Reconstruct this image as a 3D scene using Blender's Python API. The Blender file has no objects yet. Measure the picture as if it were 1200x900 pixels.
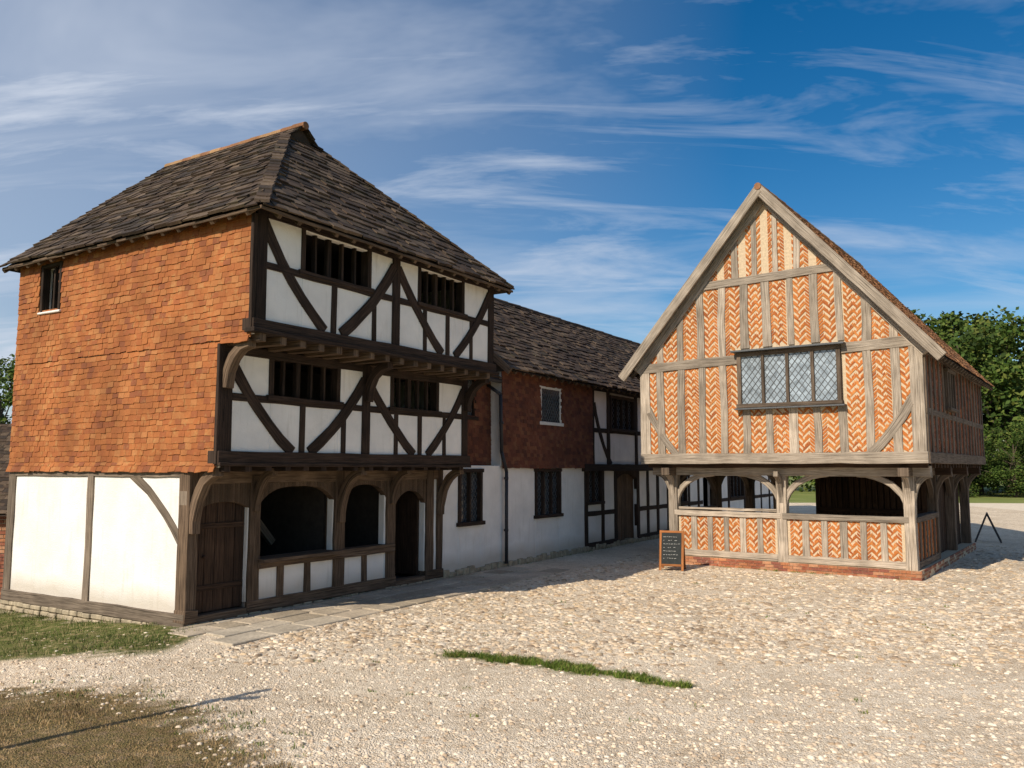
import bpy, math, random
import numpy as np
from mathutils import Vector, Matrix, noise
random.seed(7)
R=random.random
def rr(a,b): return a+(b-a)*random.random()
V=Vector
scene=bpy.context.scene
scene.view_settings.view_transform='Standard'
scene.view_settings.look='None'
scene.view_settings.exposure=0
# ------------------------------------------------------------------ materials
class NT:
    def __init__(s,name):
        s.m=bpy.data.materials.new(name); s.m.use_nodes=True
        s.t=s.m.node_tree; s.n=s.t.nodes; s.l=s.t.links
        s.b=s.n['Principled BSDF']; s.b.inputs['Roughness'].default_value=0.85
        s.b.inputs['Specular IOR Level'].default_value=0.25
    def node(s,t,**k):
        n=s.n.new(t)
        for a,v in k.items(): setattr(n,a,v)
        return n
    def link(s,a,b): s.l.new(a,b)
    def setin(s,sock,v):
        if isinstance(v,bpy.types.NodeSocket): s.l.new(v,sock)
        elif v is not None: sock.default_value=v
    def coord(s,kind='Object',scale=(1,1,1),off=(0,0,0)):
        tc=s.node('ShaderNodeTexCoord')
        if scale==(1,1,1) and off==(0,0,0): return tc.outputs[kind]
        mp=s.node('ShaderNodeMapping')
        s.link(tc.outputs[kind],mp.inputs[0]); mp.inputs['Scale'].default_value=scale
        mp.inputs['Location'].default_value=off
        return mp.outputs[0]
    def noise(s,vec,scale=5,detail=4,rough=.55,dist=0):
        n=s.node('ShaderNodeTexNoise'); s.link(vec,n.inputs['Vector'])
        n.inputs['Scale'].default_value=scale; n.inputs['Detail'].default_value=detail
        n.inputs['Roughness'].default_value=rough; n.inputs['Distortion'].default_value=dist
        return n.outputs['Fac']
    def voro(s,vec,scale=5,outs=('Distance','Color')):
        n=s.node('ShaderNodeTexVoronoi'); s.link(vec,n.inputs['Vector'])
        n.inputs['Scale'].default_value=scale
        return [n.outputs[o] for o in outs]
    def ramp(s,fac,stops,interp='LINEAR'):
        n=s.node('ShaderNodeValToRGB'); s.setin(n.inputs[0],fac)
        cr=n.color_ramp; cr.interpolation=interp
        while len(cr.elements)<len(stops): cr.elements.new(.5)
        for e,(p,c) in zip(cr.elements,stops):
            e.position=p; e.color=(c[0],c[1],c[2],1) if hasattr(c,'__len__') else (c,c,c,1)
        return n.outputs[0]
    def mix(s,fac,a,b,mode='MIX'):
        n=s.node('ShaderNodeMix',data_type='RGBA',blend_type=mode)
        s.setin(n.inputs[0],fac)
        for i,v in ((6,a),(7,b)):
            if isinstance(v,tuple) and len(v)==3: v=(*v,1)
            s.setin(n.inputs[i],v)
        return n.outputs[2]
    def math(s,op,a,b=None,c=None):
        n=s.node('ShaderNodeMath',operation=op)
        s.setin(n.inputs[0],a); 
        if b is not None: s.setin(n.inputs[1],b)
        if c is not None: s.setin(n.inputs[2],c)
        return n.outputs[0]
    def isl(s):
        return s.node('ShaderNodeNewGeometry').outputs['Random Per Island']
    def col(s,c): s.setin(s.b.inputs['Base Color'],c)
    def bump(s,h,strength=.5,dist=.02):
        n=s.node('ShaderNodeBump'); s.link(h,n.inputs['Height'])
        n.inputs['Strength'].default_value=strength; n.inputs['Distance'].default_value=dist
        s.link(n.outputs[0],s.b.inputs['Normal'])

def mat_timber(name,dark,light,bump=.6,var=(.7,1.2)):
    t=NT(name)
    n1=t.noise(t.coord('UV',(1.2,26,1)),1.6,4,.65,.4)
    n2=t.noise(t.coord('UV',(.5,60,1)),1,2,.6)
    n3=t.noise(t.coord('Object'),2.2,2)
    c=t.ramp(n1,[(.3,dark),(.62,light)])
    crack=t.ramp(n2,[(.33,.22),(.42,1)])
    c=t.mix(.85,c,crack,'MULTIPLY')
    c=t.mix(.6,c,t.ramp(n3,[(.3,.55),(.7,1.15)]),'MULTIPLY')
    c=t.mix(1,c,t.ramp(t.isl(),[(0,var[0]),(1,var[1])]),'MULTIPLY')
    t.col(c); t.b.inputs['Roughness'].default_value=.9
    h=t.math('ADD',n1,t.math('MULTIPLY',crack,.6))
    t.bump(h,bump,.012)
    return t.m
def mat_tile(name,cols,lich=(.3,.25,.12),lf=.25,moss=None,rough=.85,fine=(.6,1.3),big=(.6,1.28)):
    t=NT(name)
    k=len(cols)
    c=t.ramp(t.isl(),[(i/k,cc) for i,cc in enumerate(cols)],'CONSTANT')
    o=t.coord('Object')
    n=t.noise(o,1.1,4,.6); n2=t.noise(o,26,3,.6)
    c=t.mix(1,c,t.ramp(n,[(.25,big[0]),(.75,big[1])]),'MULTIPLY')
    c=t.mix(.8,c,t.ramp(n2,[(.25,fine[0]),(.75,fine[1])]),'MULTIPLY')
    lm=t.math('MULTIPLY',t.ramp(t.noise(o,9,4,.7),[(.54,0),(.66,1)]),t.ramp(n,[(.42,.1),(.62,1)]))
    c=t.mix(t.math('MULTIPLY',lm,lf),c,lich)
    if moss: c=t.mix(t.math('MULTIPLY',t.ramp(t.noise(o,2.3,4,.7),[(.55,0),(.7,1)]),.6),c,moss)
    t.col(c); t.b.inputs['Roughness'].default_value=rough
    t.bump(n2,.5,.01)
    return t.m
def mat_plaster(name,base=(.84,.81,.765)):
    t=NT(name); o=t.coord('Object')
    n=t.noise(o,1.3,4,.6); n2=t.noise(o,35,2,.6)
    c=t.mix(1,base,t.ramp(n,[(.3,.86),(.65,1.03)]),'MULTIPLY')
    st=t.noise(t.coord('Object',(6,6,.7)),1.2,4,.7)
    c=t.mix(t.ramp(st,[(.55,0),(.8,.45)]),c,(.48,.43,.36))
    sep=t.node('ShaderNodeSeparateXYZ'); t.link(o,sep.inputs[0])
    low=t.math('SUBTRACT',sep.outputs[2],t.math('MULTIPLY',n,.5))
    c=t.mix(t.ramp(low,[(0,.6),(.3,0)]),c,(.42,.35,.26))
    t.col(c); t.b.inputs['Roughness'].default_value=.95
    t.bump(t.math('ADD',n2,t.math('MULTIPLY',n,3)),.5,.016)
    return t.m
def mat_simple(name,c,rough=.8,var=.25,scale=8,spec=.25,bump=.2):
    t=NT(name); o=t.coord('Object'); n=t.noise(o,scale,4,.6)
    t.col(t.mix(1,c,t.ramp(n,[(.3,1-var),(.7,1+var)]),'MULTIPLY'))
    t.b.inputs['Roughness'].default_value=rough; t.b.inputs['Specular IOR Level'].default_value=spec
    t.bump(n,bump,.01)
    return t.m
M_dark=mat_timber('dark_oak',(.012,.008,.006),(.06,.038,.027))
M_brown=mat_timber('brown_oak',(.045,.028,.018),(.18,.122,.08))
M_grey=mat_timber('grey_oak',(.22,.175,.13),(.48,.405,.325),.7,(.7,1.28))
M_mid=mat_timber('weathered_oak',(.10,.075,.055),(.28,.22,.165))
M_sided=mat_timber('shaded_oak',(.06,.042,.03),(.2,.15,.11))  # darker oak copy; the market hall's side shade is put into its colour
M_door=mat_timber('door_oak',(.022,.012,.008),(.08,.046,.028))
M_plaster=mat_plaster('limewash')
M_white=mat_simple('white_painted_frame',(.7,.68,.64),.6,.12,12)
M_hung=mat_tile('hung_clay_tile',[(.34,.118,.036),(.36,.128,.041),(.32,.106,.034),(.345,.12,.038),(.31,.1,.033),(.37,.142,.048),(.33,.11,.035),(.28,.09,.033),(.345,.12,.038),(.32,.11,.037),(.38,.155,.055),(.24,.08,.034)],(.40,.28,.11),.45,fine=(.86,1.1),big=(.6,1.3))
M_hung2=mat_tile('hung_clay_tile_brown',[(.14,.052,.03),(.165,.06,.033),(.125,.044,.027),(.15,.054,.03),(.1,.038,.025),(.18,.075,.038)],(.24,.17,.09),.25,fine=(.8,1.15))
M_slate=mat_tile('stone_slate',[(.058,.038,.027),(.08,.053,.036),(.04,.028,.021),(.1,.068,.046),(.065,.042,.028),(.048,.034,.026),(.125,.088,.06)],(.24,.18,.11),.4,(.05,.045,.02))
M_rooftile=mat_tile('roof_clay_tile',[(.26,.12,.06),(.32,.15,.07),(.2,.09,.05),(.16,.085,.05),(.36,.19,.09)],(.36,.3,.16),.5)
M_ridge=mat_tile('ridge_tile',[(.30,.15,.07),(.25,.12,.06),(.34,.2,.1)],(.36,.3,.16),.5)
M_chev=mat_tile('herringbone_brick',[(.47,.15,.033),(.51,.17,.04),(.42,.125,.03),(.48,.155,.036),(.35,.1,.028),(.53,.205,.058),(.45,.14,.033)],(.55,.4,.24),.25,fine=(.7,1.2),big=(.75,1.15))
M_chevd=mat_tile('herringbone_brick_shaded',[(.3,.1,.045),(.34,.12,.05),(.24,.08,.04),(.2,.07,.04)],(.3,.25,.18),.3)  # brick copy with the side wall's shade painted into its colours
M_plinth=mat_tile('plinth_brick',[(.36,.13,.065),(.42,.17,.08),(.3,.1,.055),(.25,.09,.06),(.45,.22,.12)],(.5,.42,.3),.4)
M_mortar=mat_simple('lime_mortar',(.56,.44,.30),.95,.18,20)
M_mortard=mat_simple('shaded_mortar',(.36,.29,.22),.95,.2,20)  # mortar copy darkened to carry the same painted side shade
M_stone=mat_simple('rubble_stone',(.36,.30,.21),.95,.35,7,.2,.6)
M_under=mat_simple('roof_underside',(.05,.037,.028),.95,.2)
M_lead=mat_simple('lead',(.09,.095,.1),.5,.2,30,.4)
M_iron=mat_simple('black_iron',(.03,.03,.034),.55,.2,30,.4)
M_inner=mat_simple('interior_shade',(.05,.042,.036),.95,.2)  # near-black colour paints in the shade behind the shop openings
def mat_glass(name,c,rough):
    t=NT(name); o=t.coord('Object'); n=t.noise(o,5,2)
    d,v=t.voro(o,8); s=t.node('ShaderNodeSeparateColor'); t.link(v,s.inputs[0])
    t.col(t.mix(.6,t.mix(1,c,t.ramp(n,[(.3,.6),(.7,1.2)]),'MULTIPLY'),t.mix(1,c,t.ramp(s.outputs[0],[(0,.45),(1,1.3)]),'MULTIPLY')))
    t.b.inputs['Roughness'].default_value=rough; t.b.inputs['Specular IOR Level'].default_value=.9
    t.bump(t.math('ADD',n,s.outputs[1]),.12,.02); return t.m
M_glass=mat_glass('old_glass_sky_tint',(.33,.39,.44),.12)  # pale base colour paints in the sky reflected by the panes
M_glassd=mat_glass('old_glass_dark',(.05,.06,.07),.1)
# ------------------------------------------------------------------ mesh builder
class MB:
    def __init__(s): s.v=[];s.f=[];s.uv=[]
    def add(s,vs,fs,uvs=None):
        o=len(s.v); s.v+= [tuple(v) for v in vs]
        for i,f in enumerate(fs):
            s.f.append(tuple(o+k for k in f))
            if uvs: s.uv+=uvs[i]
            else: s.uv+=[(0,0)]*len(f)
    def build(s,name,mat,parent=None,bevel=0,smooth=False):
        me=bpy.data.meshes.new(name); me.from_pydata(s.v,[],s.f)
        uvl=me.uv_layers.new(name='UVMap')
        uvl.data.foreach_set('uv',np.array(s.uv,dtype=np.float32).ravel())
        me.materials.append(mat)
        if smooth: me.polygons.foreach_set('use_smooth',[True]*len(me.polygons))
        ob=bpy.data.objects.new(name,me); scene.collection.objects.link(ob)
        if parent: ob.parent=parent
        if bevel:
            b=ob.modifiers.new('bevel','BEVEL'); b.width=bevel; b.segments=1; b.limit_method='ANGLE'; b.angle_limit=math.radians(50)
        me.update(); return ob
BF=[(0,1,2,3),(7,6,5,4),(0,4,5,1),(1,5,6,2),(2,6,7,3),(3,7,4,0)]
def hexa(mb,P):
    ru=rr(0,50)
    uvs=[]
    for f in BF:
        p=[V(P[i]) for i in f]
        a=(p[1]-p[0]).length; b=(p[3]-p[0]).length
        if a>=b: q=[(ru,ru),(ru+a,ru),(ru+a,ru+b),(ru,ru+b)]
        else: q=[(ru,ru),(ru,ru+a),(ru+b,ru+a),(ru+b,ru)]
        uvs.append(q)
    mb.add(P,BF,uvs)
def box(mb,x0,x1,y0,y1,z0,z1):
    hexa(mb,[(x0,y0,z0),(x1,y0,z0),(x1,y1,z0),(x0,y1,z0),(x0,y0,z1),(x1,y0,z1),(x1,y1,z1),(x0,y1,z1)])
def beam(mb,pts,w,n,o0,o1,jit=.009,seg=.45):
    pts=[V(p) for p in pts]; n=V(n)
    rs=[pts[0]]
    for a,b in zip(pts,pts[1:]):
        k=max(1,int((b-a).length/seg))
        for i in range(1,k+1): rs.append(a.lerp(b,i/k))
    o1=o1+rr(-.005,.005); o0=o0+rr(-.004,.004)
    m=len(rs); vs=[]; L=[0]
    for i in range(1,m): L.append(L[-1]+(rs[i]-rs[i-1]).length)
    for i,p in enumerate(rs):
        t=(rs[min(i+1,m-1)]-rs[max(i-1,0)]).normalized()
        s=t.cross(n).normalized()
        ww=w/2
        a=ww+rr(-jit,jit); b=ww+rr(-jit,jit); c=o1+rr(-jit,jit)*.5
        vs+=[p-s*a+n*o0,p+s*b+n*o0,p+s*b+n*c,p-s*a+n*c]
    fs=[];uvs=[]; ru=rr(0,60); rv=rr(0,60); d=abs(o1-o0)
    pv=[0,w,w+d,2*w+d,2*w+2*d]
    for i in range(m-1):
        for k in range(4):
            k2=(k+1)%4
            fs.append((i*4+k,i*4+k2,(i+1)*4+k2,(i+1)*4+k))
            uvs.append([(ru+L[i],rv+pv[k]),(ru+L[i],rv+pv[k+1]),(ru+L[i+1],rv+pv[k+1]),(ru+L[i+1],rv+pv[k])])
    e=(m-1)*4
    fs+=[(3,2,1,0),(e,e+1,e+2,e+3)]
    uvs+=[[(ru,rv),(ru+.02,rv),(ru+.02,rv+w),(ru,rv+w)]]*2
    mb.add(vs,fs,uvs)
class Fac:
    def __init__(f,o,ex,n): f.o=V(o);f.ex=V(ex);f.n=V(n)
    def p(f,s,z,o=0): return f.o+f.ex*s+V((0,0,z))+f.n*o
    def beam(f,mb,pts,w,o0=-.1,o1=.025,**k): beam(mb,[f.p(s,z) for s,z in pts],w,f.n,o0,o1,**k)
    def box(f,mb,s0,s1,z0,z1,o0,o1):
        hexa(mb,[f.p(s0,z0,o0),f.p(s1,z0,o0),f.p(s1,z0,o1),f.p(s0,z0,o1),f.p(s0,z1,o0),f.p(s1,z1,o0),f.p(s1,z1,o1),f.p(s0,z1,o1)])
    def wall(f,mb,s0,s1,z0,z1,o0,o1,holes=()):
        S=sorted({s0,s1,*[h[0] for h in holes],*[h[1] for h in holes]})
        Z=sorted({z0,z1,*[h[2] for h in holes],*[h[3] for h in holes]})
        for a,b in zip(S,S[1:]):
            run=None
            for c,d in zip(Z,Z[1:]):
                hit=any(h[0]<(a+b)/2<h[1] and h[2]<(c+d)/2<h[3] for h in holes)
                if hit:
                    if run: f.box(mb,a,b,run[0],run[1],o0,o1)
                    run=None
                else: run=(run[0],d) if run else (c,d)
            if run: f.box(mb,a,b,run[0],run[1],o0,o1)
    def poly(f,mb,pts,o0,o1):
        k=len(pts); vs=[f.p(s,z,o1) for s,z in pts]+[f.p(s,z,o0) for s,z in pts]
        mb.add(vs,[tuple(range(k)),tuple(range(2*k-1,k-1,-1))]+[(i,i+k,(i+1)%k+k,(i+1)%k) for i in range(k)],
          [[(s,z) for s,z in pts],[(s,z) for s,z in pts[::-1]]]+[[(0,0)]*4]*k)
def arc(x0,z0,x1,z1,bulge,n=7):
    dx,dz=x1-x0,z1-z0; out=[]
    for i in range(n):
        t=i/(n-1); b=4*t*(1-t)*bulge
        out.append((x0+dx*t-dz*b,z0+dz*t+dx*b))
    return out
def tiles(mb,A,B,C,D,gauge,width,thick,jit=1.0,skip=None,gap=.004,flat=False,wvar=.25,stag=True,over=2.1,sag=0):
    A,B,C,D=map(V,(A,B,C,D))
    e=(B-A).normalized(); n=(B-A).cross(D-A).normalized()
    up=n.cross(e).normalized(); H=(D-A).dot(up)
    rows=max(1,round(H/gauge)); g=H/rows
    for i in range(rows):
        t=i/rows; t2=min(1,(i+(1 if flat else over))/rows)
        L=A.lerp(D,t); Rr=B.lerp(C,t)
        s0=(L-A).dot(e); s1=(Rr-A).dot(e)
        l2=(A.lerp(D,t2)-A).dot(e); r2=(B.lerp(C,t2)-A).dot(e)
        s=s0-(rr(0,width) if not stag else (width*.5 if i%2 else 0)+rr(-.05,.05)*width)
        wob=rr(0,9)
        while s<s1-.01:
            w=width*rr(1-wvar,1+wvar)
            a=max(s,s0); b=min(s+w-gap,s1)
            s+=w
            if b-a<.02: continue
            h=g*t*rows
            if skip and skip((a+b)/2,h+g/2): continue
            z0=h+rr(-.1,.1)*g*jit*(0 if flat else 1)
            if not flat: z0+=.006*math.sin(a*1.9+wob)
            z1=(h+g-gap*1.5) if flat else h+g*over
            z1=min(z1,H)
            if i==0: z0=max(z0,-.03)
            a2=min(max(a,l2),r2); b2=max(min(b,r2),l2)
            tb=thick*(1+rr(-.25,.35)*jit)
            if flat: ob=rr(.7,1.1)*thick; lo=-.01; lt=-.01; ot=ob
            else:
                lo=thick*.9; ob=lo+tb; lt=0; ot=thick*.8
                wv=.008*jit*noise.noise(V((a*.9,z0*.9,A.x)))*2; lo+=wv; ob+=wv; lt+=wv; ot+=wv
            j=rr(-.007,.007)*jit*(0 if flat else 1)
            def q(x,y,o): return A+e*x+up*y+n*o
            hexa(mb,[q(a,z0+j,lo),q(b,z0-j,lo),q(b2,z1,lt),q(a2,z1,lt),q(a,z0+j,ob),q(b,z0-j,ob),q(b2,z1,ot),q(a2,z1,ot)])
def tube(mb,p0,p1,r,sides=8,r1=None):
    p0,p1=V(p0),V(p1); r1=r if r1 is None else r1
    t=(p1-p0).normalized(); a=t.orthogonal().normalized(); b=t.cross(a)
    vs=[];L=(p1-p0).length; ru=rr(0,40)
    for p,q in ((p0,r),(p1,r1)):
        for k in range(sides):
            an=2*math.pi*k/sides; vs.append(p+a*math.cos(an)*q+b*math.sin(an)*q)
    fs=[(k,(k+1)%sides,(k+1)%sides+sides,k+sides) for k in range(sides)]+[tuple(range(sides))[::-1],tuple(range(sides,2*sides))]
    uv=[[(ru,k*.1),(ru,k*.1+.1),(ru+L,k*.1+.1),(ru+L,k*.1)] for k in range(sides)]+[[(0,0)]*sides]*2
    mb.add(vs,fs,uv)
def ridge(mb,p0,p1,r=.11,step=.32):
    p0,p1=V(p0),V(p1); L=(p1-p0).length; k=max(1,int(L/step))
    for i in range(k):
        a=p0.lerp(p1,i/k); b=p0.lerp(p1,(i+1.06)/k); dz=V((0,0,rr(-.01,.01)))
        tube(mb,a+dz,b+dz,r*rr(.95,1.0),10,r*rr(1.0,1.12))
def lattice(mb,F,s0,s1,z0,z1,o,pitch=.13,w=.012,asp=1.35):
    W=s1-s0;H=z1-z0
    for sg in (1,-1):
        c=-asp*W-H
        while c<asp*W+H:
            a=(0-c)/(sg*asp); b=(H-c)/(sg*asp)
            lo=max(0,min(a,b)); hi=min(W,max(a,b))
            if hi-lo>.01:
                beam(mb,[F.p(s0+lo,z0+sg*asp*lo+c,o),F.p(s0+hi,z0+sg*asp*hi+c,o)],w,F.n,-.004,.004,jit=0,seg=5)
            c+=pitch*asp
def empty(name,loc,rot=0):
    e=bpy.data.objects.new(name,None); scene.collection.objects.link(e)
    e.location=loc; e.rotation_euler=(0,0,rot); e.empty_display_size=.5
    return e
# ------------------------------------------------------------------ MEDIEVAL SHOP
C=(-5.17,13.36,0); ROT=math.atan2(.848,.53)
shop=empty('medieval_shop_house',C,ROT)
W=6.7; D=5.4; J1=.7; J2=1.4
pl=MB(); dk=MB(); br=MB(); md=MB(); inn=MB(); st=MB(); dr=MB()
F0=Fac((0,0,0),(1,0,0),(0,-1,0)); F1=Fac((0,-J1,0),(1,0,0),(0,-1,0)); F2=Fac((0,-J2,0),(1,0,0),(0,-1,0))
S0=Fac((0,0,0),(0,-1,0),(-1,0,0))
holes0=[(.2,1.2,.12,1.95),(1.45,3.25,.9,2.2),(3.55,4.75,.9,2.2),(5.1,6.1,.12,2.0)]
F0.wall(pl,.1,W,0.1,2.5,-.16,0,holes0)
F0.beam(br,[(-.05,.16),(.2,.14)],.2,-.2,.07)
F0.beam(br,[(1.2,.14),(5.1,.14)],.2,-.2,.06)
F0.box(br,.2,1.2,.02,.14,-.2,.05); F0.box(br,5.1,6.1,.02,.14,-.2,.05); F0.beam(br,[(6.1,.14),(6.75,.14)],.2,-.2,.06)
for x,w in ((.07,.2),(1.33,.24),(3.4,.28),(4.93,.28),(6.25,.26),(6.62,.2)):
    F0.beam(br,[(x,.2),(x,2.46)],w,-.2,.05)
F0.beam(br,[(0,2.36),(W,2.36)],.24,-.2,.045)
F0.beam(br,[(1.4,.84),(5,.84)],.16,-.2,.1)
F0.box(br,1.4,3.3,.86,.93,-.3,.22)
for x in (1.95,2.6,3.4,4.15): F0.beam(br,[(x,.22),(x,.78)],.15,-.12,.03)
def archhead(mb,F,s0,s1,zt,rise,o0,o1,zcap,n=10,pw=2.4):
    for i in range(n*2):
        a=i/(2*n);b=(i+1)/(2*n)
        fa=1-abs(2*a-1)**pw; fb=1-abs(2*b-1)**pw
        x0=s0+(s1-s0)*a;x1=s0+(s1-s0)*b
        za=zt-rise+rise*fa; zb=zt-rise+rise*fb
        mb.add([F.p(x0,za,o0),F.p(x1,zb,o0),F.p(x1,zb,o1),F.p(x0,za,o1),F.p(x0,zcap,o0),F.p(x1,zcap,o0),F.p(x1,zcap,o1),F.p(x0,zcap,o1)],BF,
          [[(p*3+x0 if k<2 else x1,p*3+za if k in(0,3) else zcap) for k in range(4)] for p in range(6)])
archhead(br,F0,1.45,3.26,2.16,.28,-.12,.02,2.26,pw=3.4)
archhead(br,F0,3.54,4.79,2.16,.28,-.12,.02,2.26,pw=3)
archhead(br,F0,5.07,6.12,2.0,.3,-.12,.02,2.26)
archhead(br,F0,.17,1.21,1.93,.12,-.12,.02,2.26)
for i in range(5):
    F0.box(dr,.21+i*.2,.21+i*.2+.193,.16,1.95,-.14-rr(0,.01),-.09+rr(0,.008))
for z in (.5,1.5): F0.box(dr,.22,1.18,z,z+.09,-.09,-.06)
tube(dr,F0.p(.38,1.05,-.08),F0.p(.38,1.05,-.01),.03)
box(dr,6.04,6.09,.15,1.0,.15,1.95)
for x in (.07,3.4,6.6):
    pts=[(x,-.05-.6*(1-math.cos(t*math.pi/2)),1.45+ .98*math.sin(t*math.pi/2)) for t in [i/8 for i in range(9)]]
    beam(br,pts,.15,(1,0,0),-.08,.08)
for x in (1.33,4.93):
    pts=[(x,-.05-.45*(1-math.cos(t*math.pi/2)),1.75+ .68*math.sin(t*math.pi/2)) for t in [i/8 for i in range(9)]]
    beam(br,pts,.13,(1,0,0),-.06,.06)
beam(md,[(1.9,1.6,2.4),(3.2,1.6,1.0)],.16,(0,-1,0),-.05,.05)
def joists(mb,y0,y1,z0,z1,x0,x1,step=.42):
    x=x0
    while x<=x1:
        beam(mb,[(x,y1,(z0+z1)/2),(x,y0,(z0+z1)/2)],z1-z0,(1,0,0),-.065,.065); x+=step
joists(dk,-J1-.06,.2,2.44,2.56,.12,W-.1)
box(br,-.02,W+.02,-J1,.1,2.562,2.6)
F1.beam(dk,[(-.06,2.66),(W+.06,2.66)],.2,-.2,.07)
joists(br,-J2-.08,-J1+.2,4.44,4.58,.12,W-.1)
box(br,-.02,W+.02,-J2,-J1+.1,4.582,4.62)
F2.beam(dk,[(-.06,4.70),(W+.06,4.70)],.18,-.2,.07)
F2.beam(dk,[(-.1,4.6),(W+.1,4.58)],.07,-.1,.12)
F1.beam(dk,[(-.06,2.55),(W+.06,2.53)],.06,-.1,.1)
for x in (.07,3.35,6.63):
    pts=[(x,-J1-.05-.55*(1-math.cos(t*math.pi/2)),3.75+.68*math.sin(t*math.pi/2)) for t in [i/8 for i in range(9)]]
    beam(br if x<1 else dk,pts,.15,(1,0,0),-.08,.08)
def storey(F,z0,z1,zw0,zw1,ws):
    holes=[(a,b,zw0,zw1) for a,b in ws]
    F.wall(pl,.06,W-.05,z0-.05,z1,-.14,0,holes)
    for x in (.1,3.35,6.6): F.beam(dk,[(x,z0),(x,z1)],.21,-.18,.035)
    F.beam(dk,[(0,z1-.07),(W,z1-.07)],.15,-.18,.03)
    F.beam(dk,[(.2,zw0-.05),(3.25,zw0-.06)],.12,-.16,.028)
    F.beam(dk,[(3.45,zw0-.06),(6.5,zw0-.05)],.12,-.16,.028)
    for (a,b) in ws:
        for x in (a,b): F.beam(dk,[(x,zw0-.02),(x,zw1+.05)],.1,-.16,.02)
        for i in range(1,5):
            x=a+(b-a)*i/5
            F.beam(dk,[(x,zw0),(x,zw1+.02)],.055 if i!=2 else .1,-.12,-.03,jit=.003)
        F.beam(dk,[(a-.1,zw0-.02),(b+.1,zw0-.02)],.08,-.1,.06)
    for x in (1.72,5.0): F.beam(dk,[(x,z0),(x,zw0-.1)],.13,-.12,.02)
    for x in (2.75,4.25,5.85): F.beam(dk,[(x,z0),(x,zw0-.08)],.12,-.12,.018)
    F.beam(dk,arc(.12,z1-.2,1.5,z0+.02,-.045),.19,-.12,.034,seg=3)
    F.beam(dk,arc(3.3,z1-.3,1.9,z0+.02,.045),.2,-.12,.036,seg=3)
    F.beam(dk,arc(3.4,z1-.3,4.8,z0+.02,-.03),.19,-.12,.037,seg=3)
    F.beam(dk,arc(6.55,z1-.25,5.25,z0+.02,.04),.18,-.12,.033,seg=3)
storey(F1,2.74,4.46,3.68,4.36,[(1.0,2.6),(4.1,5.6)])
storey(F2,4.78,6.58,5.72,6.42,[(.98,2.6),(4.07,5.55)])
S0.wall(pl,-D,-.1,.08,2.5,-.16,0)
SW=Fac((0.02,0,0),(0,-1,0),(-1,0,0))
SW.wall(pl,-D,J1-.03,2.5,4.56,-.14,0)
SW.wall(pl,-D,J2-.03,4.56,6.6,-.14,0,[(-4.6,-3.98,5.5,6.35)])
box(pl,0.1,W,D-.14,D,0,6.6); box(pl,W-.14,W,-.0,D-.14,0,2.5); box(pl,W-.14,W,-J1+.1,D-.14,2.5,4.5); box(pl,W-.14,W,-J2+.1,D-.14,4.5,6.6)
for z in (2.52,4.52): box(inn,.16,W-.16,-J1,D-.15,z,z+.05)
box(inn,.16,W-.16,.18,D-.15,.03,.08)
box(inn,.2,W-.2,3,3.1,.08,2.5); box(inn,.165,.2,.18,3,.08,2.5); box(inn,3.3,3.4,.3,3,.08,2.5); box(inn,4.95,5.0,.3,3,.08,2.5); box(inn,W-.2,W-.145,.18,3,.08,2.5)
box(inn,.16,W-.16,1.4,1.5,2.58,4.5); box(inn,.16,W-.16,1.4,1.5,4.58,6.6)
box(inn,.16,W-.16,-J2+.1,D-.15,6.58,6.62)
for s,w in ((-.1,.22),(-2.68,.18),(-D+.1,.24)):
    S0.beam(md,[(s,.14),(s,2.5)],w,-.1,.03)
S0.beam(md,[(-D,.09),(0.06,.1)],.2,-.15,.06)
S0.beam(md,[(-D,2.42),(.0,2.42)],.16,-.15,.03)
S0.beam(md,arc(-1.55,2.4,-.15,1.3,.06),.15,-.1,.022,seg=3)
tl=MB()
def pS(s,z,o): return SW.p(s,z,o)
TG=.1; TT=.019
tiles(tl,pS(-D-.02,2.5,.03),pS(J1-.02,2.5,.03),pS(J1-.02,4.5,.03),pS(-D-.02,4.5,.03),TG,.165,TT,1.0,wvar=.05)
tiles(tl,pS(-D-.02,4.5,.03),pS(J2-.02,4.5,.03),pS(J2-.02,6.5,.03),pS(-D-.02,6.5,.03),TG,.165,TT,1.0,wvar=.05,
  skip=lambda a,h: (.74<a<1.46 and .95<h<1.92))
tiles(tl,pS(-D-.02,2.42,.085),pS(J1-.02,2.42,.085),pS(J1-.02,2.62,.03),pS(-D-.02,2.62,.03),.1,.165,.017,1.1,wvar=.06)
tiles(tl,pS(J1,4.42,.06),pS(J2-.02,4.42,.06),pS(J2-.02,4.62,.02),pS(J1,4.62,.02),.1,.165,.017,1.1,wvar=.06)
tl.build('tile_hanging',M_hung,shop)
beam(dk,[(0,-J1-.0,2.55),(0,-J1-.0,4.45)],.07,(-1,0,0),-.05,.085)
beam(dk,[(0,-J2-.0,4.6),(0,-J2-.0,6.45)],.07,(-1,0,0),-.05,.085)
for s in (-4.6,-3.98): SW.beam(dk,[(s,5.48),(s,6.37)],.07,-.08,.07)
SW.beam(dk,[(-4.29,5.5),(-4.29,6.35)],.05,-.08,.0)
SW.beam(pl,[(-4.66,5.45),(-3.92,5.45)],.05,-.05,.09)
SW.beam(dk,[(-4.66,6.37),(-3.92,6.37)],.07,-.05,.07)
for lv in range(3):
    s=-D-.05
    while s<.02:
        w_=rr(.16,.34); S0.box(st,s,min(s+w_-.015,.08),-.28+lv*.095,-.28+lv*.095+rr(.075,.088),-.15,.05+rr(0,.04)); s+=w_
for i in range(27):
    a=i*.25; F0.box(st,a,a+rr(.2,.245),-.1,rr(.02,.05),-.15,.05+rr(0,.03))
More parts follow.
